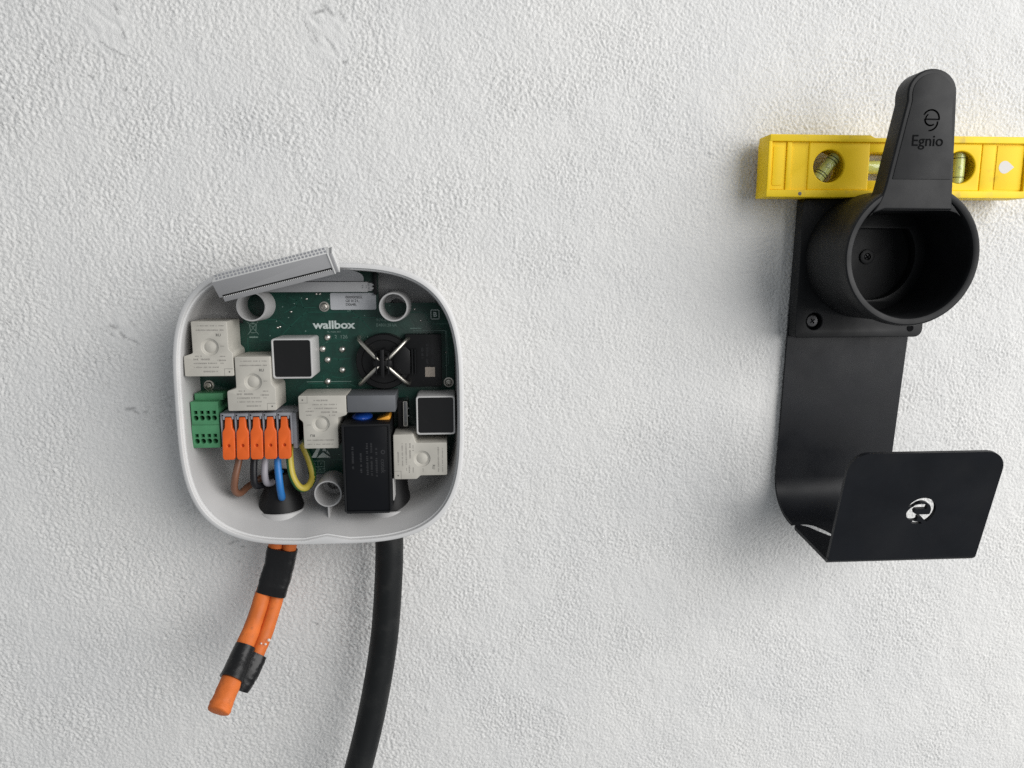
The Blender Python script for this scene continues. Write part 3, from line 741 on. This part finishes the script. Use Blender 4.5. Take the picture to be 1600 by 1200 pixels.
# ribbon: from the header outwards, round and up behind the plug
NW = 40; rows = []
p0 = np.array([-108.0, 23, -10.9]); p1 = np.array([-56.0, 23, -10.9])
q0 = np.array(PC) + PR @ np.array([-HL+3, -1.0, -5.6]); q1 = np.array(PC) + PR @ np.array([HL-.5, -1.0, -5.6])
for t in np.linspace(0, 1, 22):
    c0 = (1-t)**3*p0 + 3*(1-t)**2*t*(p0+(0, 12, 4)) + 3*(1-t)*t*t*(q0+(3, -14, 1)) + t**3*q0
    c1 = (1-t)**3*p1 + 3*(1-t)**2*t*(p1+(3, 12, 5.5)) + 3*(1-t)*t*t*(q1+(9, -16, -1.0)) + t**3*q1
    row = []
    for k in range(NW*4+1):
        u = k/(NW*4); p = c0*(1-u) + c1*u
        row.append(p + np.array([0, .5, .25])*abs(math.sin(math.pi*NW*u))*1.0)
    rows.append(row)
part('ribbon_cable', g_loft(rows, close=False), M_RIBBON, charger, angle=80)

# ------------------------------------------------------------------ cables below the charger
oc = thing('orange_conduit', 'bent pair of orange conduits bound with black tape below the charger', 'conduit', -110, 22, -160)
LP = [(-112.6, 22, -153, .96), (-112.9, 24, -166, .96), (-116.2, 26, -182, .98), (-121.4, 29, -198, 1.0), (-125.2, 38, -212, 1.08), (-129.8, 52, -225, 1.14), (-132.8, 63, -235, 1.26), (-134.9, 71, -241.0, 1.34), (-136.0, 74.5, -243.4, 1.36)]
RP = [(-104.2, 22, -153), (-104.5, 24, -166), (-108.2, 24.4, -182), (-113.1, 26, -198), (-116.9, 33.5, -213), (-121.6, 43, -226), (-127, 50, -236)]
lt = g_tube(LP, 4.35, n=24, round_end=1.2, jitter=.012, wob=.022, flat=(1.06, .92))
lv_, lf_ = lt; ne = 24*13                                            # crushed, uneven end
cen = lv_[-ne:].mean(0); rq = np.random.default_rng(3)
for q in range(13):
    t = q/12; sl = slice(len(lv_)-ne+24*q, len(lv_)-ne+24*(q+1)); cc_ = lv_[sl].mean(0)
    ang_ = np.arange(24)/24*2*math.pi
    kk = 1 + t*(0.07*np.sin(3*ang_+.6) + 0.05*np.sin(5*ang_+2) + rq.uniform(-.02, .02, 24))
    lv_[sl] = cc_ + (lv_[sl]-cc_)*kk[:, None]
part('conduit', (lv_, lf_), M_CONDUIT, oc, 'left orange conduit with its open end turned outwards')
part('conduit', g_tube(RP, 4.15, n=24, jitter=.012, wob=.022), M_CONDUIT, oc)
mid = lambda a, b: tuple((np.array(a[:3])+np.array(b[:3]))/2)
part('tape_wrap', g_tube([(-109.3, 24.6, -170.0), (-111.6, 25.3, -181, 1.0), (-114.4, 26.5, -190, 1.01), (-116.6, 27.8, -197.6, .99)], 5.0, n=44, flat=(1.76, 1.0), jitter=.008, sq=.62, wob=.014), M_TAPE, oc, 'black tape wrapped round both conduits near the charger')
part('tape_wrap', g_join(g_tube([(-127.6, 47, -220.3, .95), (-129.4, 51.5, -225), (-131.0, 57, -229.8, 1.06), (-132.4, 61, -233.0, 1.08)], 6.2, n=30, jitter=.012),
     g_tube([(-122.8, 44, -227, .96), (-125.8, 48.5, -232.5, 1.05), (-128.6, 52, -237.5, 1.05), (-131.2, 55, -242.5, .92)], 5.6, n=30, flat=(1.25, 1), jitter=.03, sq=.8),
     g_tube([(-130.6, 50.5, -227, .9), (-133.8, 55, -234, 1.0), (-136.0, 58, -239, .7)], 4.6, n=20, jitter=.05)), M_TAPE, oc, 'crumpled black tape near the conduit end')
part('plaster_splash', g_join(*[g_move(g_lathe([(r, 0), (r*.7, .35), (.02, .5)], 0, 0, 9), None, (x, d, z)) for x, d, z, r in ((-115.0, 44.0, -219.0, 1.0), (-116.8, 44.9, -221.0, .7), (-119.2, 45.0, -220.4, .55))]), M_PLASTER_SPLASH, oc)

cc = thing('charging_cable', 'thick black charging cable hanging down from the charger', 'cable', -45.4, 22, -160)
part('sheath', g_tube([(-45.3, 21, -150), (-45.2, 24, -165), (-46.2, 26, -190), (-49.6, 29, -228), (-57.0, 34, -270), (-66.6, 40, -308), (-80, 46, -350), (-98, 52, -400), (-120, 54, -460)], 8.45, n=40, sub=10), M_CABLE, cc)
part('strain_sleeve', g_lathe([(8.9, -146), (9.3, -150), (9.3, -158.5), (8.6, -159)], -45.3, 0, 32, 'z', 22.4), M_RUBBER, cc)

# ------------------------------------------------------------------ spirit level
lv = thing('spirit_level', 'yellow plastic spirit level resting on the black bracket', 'spirit level', 257, 14, 38)
hl, hr = circ(216.6, 55.8, 9.3, 40), circ(297.4, 55.8, 9.3, 40)
win = [(241, 47.9), (273, 47.9), (273, 63.8), (241, 63.8)]
tear = [(331.3, 56.2)] + [(325.4+3.7*math.cos(math.radians(a)), 56.2+3.7*math.sin(math.radians(a))) for a in range(50, 320, 20)]
body = g_join(g_prism([[(180.5, 40), (339, 40), (339, 71.6), (180.5, 71.6)], hl, hr, win], 8, 22.0, .1),
    g_prism([soften([(204, 42.0), (241.2, 42.0), (241.2, 69.6), (204, 69.6)], 1.0), hl], 5.5, 23.0, 0.9, 3),
    g_prism([soften([(272.8, 42.0), (310, 42.0), (310, 69.6), (272.8, 69.6)], 1.0), hr], 5.5, 23.0, 0.9, 3),
    g_box(179.4, 181.4, 3.2, 24.6, 41.4, 70.0, .4), g_box(337.4, 340, 3.2, 24.6, 41.4, 70, .4),
    g_box(190.8, 193.8, 5, 23.4, 41.8, 69.6, .5), g_box(310.5, 318.6, 7, 22.9, 42, 69.5, .5),
    g_prism([[(320, 43), (336.6, 43), (336.6, 68.6), (320, 68.6)]], 7.5, 22.6, .2),
    g_prism([rrect(181.8, 190.0, 42.4, 69.2, .6, 2)], 7, 22.5, .2), g_prism([rrect(182.8, 189.0, 44.6, 66.9, 1.0, 3)], 8, 23.0, .2),
    g_box(240.6, 273.4, 5.0, 23.0, 63.9, 69.0, .5), g_box(240.6, 273.4, 6.0, 22.4, 41.9, 47.8, .5))
slim = lambda g: (np.asarray(g[0])*(1, .75, 1) + (0, 3.5, 0), g[1])
part('body', slim(body), M_YELLOW, lv)
part('white_mark', slim(g_prism([tear], 22.5, 22.7)), M_PLASTER_SPLASH, lv, 'white drop shaped mark at the right end of the level')
part('base_edge', slim(g_box(179.2, 340.2, 3, 25, 38.0, 42.1, .5)), M_FLANGE, lv, 'worn lower edge of the level')
part('top_edge', slim(g_prism([soften([(179.8, 69.5), (339.6, 69.5), (339.6, 73.4), (274, 73.4), (271, 71.9), (243, 71.9), (240, 73.4), (179.8, 73.4)], .5, 2)], 3, 25, .5)), M_FLANGE, lv)
def vial(cx, cz, ang, ln, r, rings):
    n = 26; t = math.radians(ang)
    R = [[math.cos(t), 0, -math.sin(t)], [0, 1, 0], [math.sin(t), 0, math.cos(t)]]
    def cyl(x0, x1, rr):
        V = []; F = []
        for x in (x0, x1):
            for i in range(n):
                a = 2*math.pi*i/n; V.append((x, rr*math.cos(a), rr*math.sin(a)))
        for i in range(n): F.append([i, (i+1) % n, n+(i+1) % n, n+i])
        F.append(list(range(n))); F.append(list(range(n, 2*n)))
        return np.array(V), F
    v = part('vial', g_move(cyl(-ln/2, ln/2, r), R, (cx, 14, cz)), M_VIAL, lv)
    part('vial_line', g_join(*[g_move(cyl(x-.22, x+.22, r+.06), R, (cx, 14, cz)) for x in rings]), M_LINE, v)
    b = bmesh.new(); bmesh.ops.create_uvsphere(b, u_segments=16, v_segments=10, radius=1)
    for p in b.verts: p.co = (p.co.x*2.6, 2.2 + p.co.y*1.9, p.co.z*1.9 + .4)
    part('bubble', g_move(from_bm(b), R, (cx, 14, cz)), M_BUBBLE, v)
vial(218.6, 56.0, 52, 18.4, 3.7, (-6.2, -4.6, 4.2, 6.0))
vial(257, 56.2, 0, 34, 3.9, (-6, -4.4, 4.4, 6))
vial(300.3, 56.2, 90, 18.4, 3.9, (-5.6, 5.6))
part('screw_spot', slim(g_lathe([(1.1, 25.0), (1.0, 25.08), (.02, 25.1)], 199.4, 39.9, 12)), M_BLOCK, lv)

# ------------------------------------------------------------------ cable hook bracket
hk = thing('cable_hook', 'black steel cable hook with upturned front plate and cut out emblem', 'hook', 243, 3, -166)
lean = lambda z: 0.021*(z+50)
TH = 2.1
prof = [(2.0, 40), (2.0, -20), (2.0, -80), (2.0, -120), (2.0, -138)]
for a in range(6, 85, 6):                                       # round bend into the tray
    t = math.radians(a); prof.append((2.0 + 30*(1-math.cos(t)), -138 - 23.5*math.sin(t)))
def thick(profile, th, xl, xr):
    P = np.array(profile, float); T = np.gradient(P, axis=0); T /= np.linalg.norm(T, axis=1)[:, None]
    Nn = np.stack([-T[:, 1], T[:, 0]], 1)
    Q = P + Nn*th
    rings = []
    for i in range(len(P)):
        z = P[i, 1]; a, b = xl(i), xr(i)
        rings.append([(a, P[i, 0], P[i, 1]), (b, P[i, 0], P[i, 1]), (b, Q[i, 0], Q[i, 1]), (a, Q[i, 0], Q[i, 1])])
    g = g_loft(rings); n = len(P)*4
    return g[0], g[1] + [[0, 1, 2, 3], [n-4, n-3, n-2, n-1]]
nb = len(prof)
xl0 = lambda i: 205.6 + lean(prof[i][1]); xr0 = lambda i: 284.6 + 0.049*(prof[i][1]+50)
bp_ = part('back_plate', thick(prof, TH, xl0, xr0), M_STEEL, hk, angle=30)
# tray: flat piece with a curved slit, from the bend to the front fold
e0 = np.array(prof[-1]); e1 = np.array([70.0, -168.4])
ln = float(np.linalg.norm(e1-e0)); dr = (e1-e0)/ln; nr = np.array([-dr[1], dr[0]])
xL0, xR0 = xl0(nb-1), xr0(nb-1); xL1, xR1 = 204.6, 292.0
slit = [(xL0, 1.6), (xL0+5, 0.8), (xL0+10, 0.7), (xL0+14, 2.6), (xL0+18, 8.0), (xL0+24.0, 19.5), (xL0+17.5, 19.0), (xL0+12.5, 13.0), (xL0+8.5, 7.4), (xL0+4.5, 4.4), (xL0+1.6, 4.2), (xL0+.4, 5.2), (xL0, 7.0)]
tray = [(xL0, 0.0), (xR0, 0.0), (xR1-3.0, ln), (xL1+1.2, ln)] + slit[::-1]
g = g_prism([tray], 0, TH)
v = g[0]; pos = np.stack([v[:, 0], e0[0] + dr[0]*v[:, 2] + nr[0]*v[:, 1], e0[1] + dr[1]*v[:, 2] + nr[1]*v[:, 1]], 1)
part('tray', (pos, g[1]), M_STEEL, hk)
# front fold and front plate, leaning outwards
tl = math.radians(13.5)
fold = [tuple(e1)]
a0 = math.atan2(dr[1], dr[0]); a1 = math.pi/2 - tl; rf = 4.2
cxy = e1 + nr*rf
for k in range(1, 9):
    a = a0 + (a1-a0)*k/8; fold.append((cxy[0] + rf*math.sin(a), cxy[1] - rf*math.cos(a)))
part('front_fold', thick(fold, TH, lambda i: xL1+1.2*(1-i/8)**2, lambda i: xR1-3.0*(1-i/8)**2), M_STEEL, hk, angle=40)
def arc_pts(cx, cz, r, a0, a1, n): return [(cx + r*math.cos(math.radians(a0+(a1-a0)*i/n)), cz + r*math.sin(math.radians(a0+(a1-a0)*i/n))) for i in range(n+1)]
def emblem(cx, cz, s):
    """outer swoosh that turns into the bar and bowl of the letter e, and a short tail arc"""
    o = arc_pts(0, 0, 8.6, 158, -55, 22)                              # outer edge, clockwise
    o += [(2.9, -5.3), (1.2, -3.6), (-0.9, -3.5)]                     # foot under the bar
    o += arc_pts(-3.2, -1.2, 4.9, -62, -190, 8)                       # bowl outside
    o += [(-6.6, 2.1), (-3.8, 4.2), (-0.6, 4.7), (2.2, 4.3), (3.2, 3.0), (3.0, 1.5), (-3.2, 1.4)]
    o += [(-4.0, 0.2), (-3.4, -1.4), (-1.8, -2.2), (5.2, -2.2)]
    o += arc_pts(0, 0, 5.9, -20, 150, 14)
    tail = arc_pts(0, 0, 8.6, -72, -118, 6) + arc_pts(0, 0, 7.0, -118, -80, 5)
    return [[(cx+x*s, cz+z*s) for x, z in o], [(cx+x*s, cz+z*s) for x, z in tail]]
fe = np.array(fold[-1]); dv = np.array([math.sin(tl), math.cos(tl)]); dn = np.array([-dv[1], dv[0]])
hp = 67.0
outl = rrect(xL1, xR1, 0.0, hp, (11, 11, 0.8, 0.8), 8)
emb = emblem(251.8, 30.6, 0.98)
g = g_prism([outl] + emb, 0, TH)
v = g[0]
pos = np.stack([v[:, 0] + 0.0*v[:, 2], fe[0] + dv[0]*v[:, 2] + dn[0]*v[:, 1], fe[1] + dv[1]*v[:, 2] + dn[1]*v[:, 1]], 1)
part('front_plate', (pos, g[1]), M_STEEL, hk, 'front plate with a round emblem cut through it')

# ------------------------------------------------------------------ plug holder
ph = thing('plug_holder', 'black plastic round plug holder with tall tapered arm screwed over the bracket', 'plug holder', 246, 5, -46)
KX, KZ = 246.7, 3.6
part('base_plate', g_prism([rrect(205.6, 287.6, -46, 37.6, (3, 3, 2, 5)), circ(217.4, -35.9, 5.2, 24)], 4.9, 14.0, .6, 2), M_HOLDER, ph)
def dloop(cx, cz, r, chord, n=40):
    a = math.asin(chord/r)
    return [(cx + r*math.cos(t), cz + r*math.sin(t)) for t in np.linspace(math.pi-a, 2*math.pi+a, n)]
cup = g_lathe([(37.4, 13.5), (36.9, 50), (37.0, 53), (38.5, 54.2), (38.7, 60.8), (38.2, 62.2), (37.4, 62.7), (35.6, 62.7), (34.6, 62.2), (34.1, 61.2), (33.9, 59.5), (33.2, 19.0)], KX, KZ, 96)
part('cup', cup, M_HOLDER, ph)
part('cup_floor', g_prism([circ(KX, KZ, 33.4, 64), dloop(KX+1.2, KZ, 26.0, 16.4)], 15.5, 21.5, .5), M_HOLDER, ph)
part('cup_roof', g_prism([[(KX-26.5, 24.0), (KX-23.5, 26.4), (KX-19, 27.8), (KX+19, 27.8), (KX+23.5, 26.4), (KX+26.5, 24.0), (KX+17, 35.5), (KX-17, 35.5)]], 20, 61.5, .3), M_HOLDER, ph)
part('boss', g_lathe([(4.6, 14), (4.4, 15.2), (3.4, 15.5), (2.2, 15.4), (2.0, 14.2), (.05, 14.2)], KX+.9, KZ-.2, 28), M_HOLDER, ph)
def phil(x, z, r, d, nm, m):
    g = g_join(g_lathe([(r, d-3), (r, d-.8), (r*.8, d-.1), (.05, d+.2)], x, z, 28), )
    o = part(nm, g, m, ph)
    part('cross_slot', g_join(g_move(g_box(-1.7, 1.7, d, d+.28, -.36, .36), [[.8, 0, -.6], [0, 1, 0], [.6, 0, .8]], (x, 0, z)), g_move(g_box(-.36, .36, d, d+.26, -1.7, 1.7), [[.8, 0, -.6], [0, 1, 0], [.6, 0, .8]], (x, 0, z))), M_ENGRAVE, o)
phil(217.4, -35.9, 4.2, 11.6, 'fixing_screw', mat('blackened_screw', (.05, .05, .052), .35, .7))
phil(KX+.9, KZ-.2, 1.9, 15.0, 'fixing_screw', MATS['blackened_screw'])
part('clip_notch', g_lathe([(2.2, 13.9), (2.0, 14.3), (1.2, 14.2), (.05, 14.1)], 279.5, -40.5, 16), M_ENGRAVE, ph)
# arm
def arm_outline(inset=0.0, zb=28.2, flare=True):
    xb, xt, zt, r = 18.9-inset, 13.6-inset, 100.6-inset, 12.4-inset
    cx = 247.4; L = []
    if flare: L += [(cx-23.5, zb+5.0), (cx-21.3, zb+9.0), (cx-19.6, zb+13.0)]
    else: L += []
    ct = 249.4
    L2 = [(cx-xb, zb)] + ([(cx-xb-7.5, zb-2.5), (cx-xb-5.4, zb+.4), (cx-xb-3.7, zb+3.4), (cx-xb-2.3, zb+6.8), (cx-xb-1.1, zb+10.6), (cx-xb-.2, zb+14.6), (cx-xb+.6, zb+19)] if flare else [])
    zc = zt-r
    L2 += [(ct-xt+.2, zc-4)] + [(ct + (xt)*math.cos(math.radians(a)), zc + r*math.sin(math.radians(a))) for a in range(180, -1, -12)]
    L2 += [(cx+xb, zb)]
    return L2
part('arm', g_join(g_prism([arm_outline()], 50.5, 62.9, 1.1, 3), g_prism([[(231.6, 28.4), (263.2, 28.4), (263, 34), (232, 34)]], 40, 60, .8)), M_HOLDER, ph, 'tall tapered arm with engraved lettering')
part('arm_panel', g_prism([arm_outline(2.6, 44.0, False)], 60, 63.25, .25), M_HOLDER, ph)
part('engraved_text', g_text('Egnio', 8.2, 248.6, 63.7, 63.36, ext=.06, bold=.03), M_ENGRAVE, ph, 'engraved lettering Egnio')
em = emblem(249.6, 75.4, 0.62)
def thin_emblem(cx, cz, s):
    gs = []
    def stroke(P, w): gs.append(poly_strip([(cx+x*s, cz+z*s) for x, z in P], w, 63.25, .14))
    stroke(arc_pts(0, 0, 8.2, 150, -5, 18), .75); stroke([(8.0, -.6), (-5.4, -.6)], .75)
    stroke(arc_pts(-.2, -.4, 6.0, 182, 300, 12), .75); stroke(arc_pts(0, -.4, 5.4, 130, 178, 6), .6)
    stroke(arc_pts(-1, -3.2, 8.0, 0, -88, 10), .75)
    return g_join(*gs)
part('engraved_emblem', thin_emblem(249.6, 75.2, 0.54), M_ENGRAVE, ph)
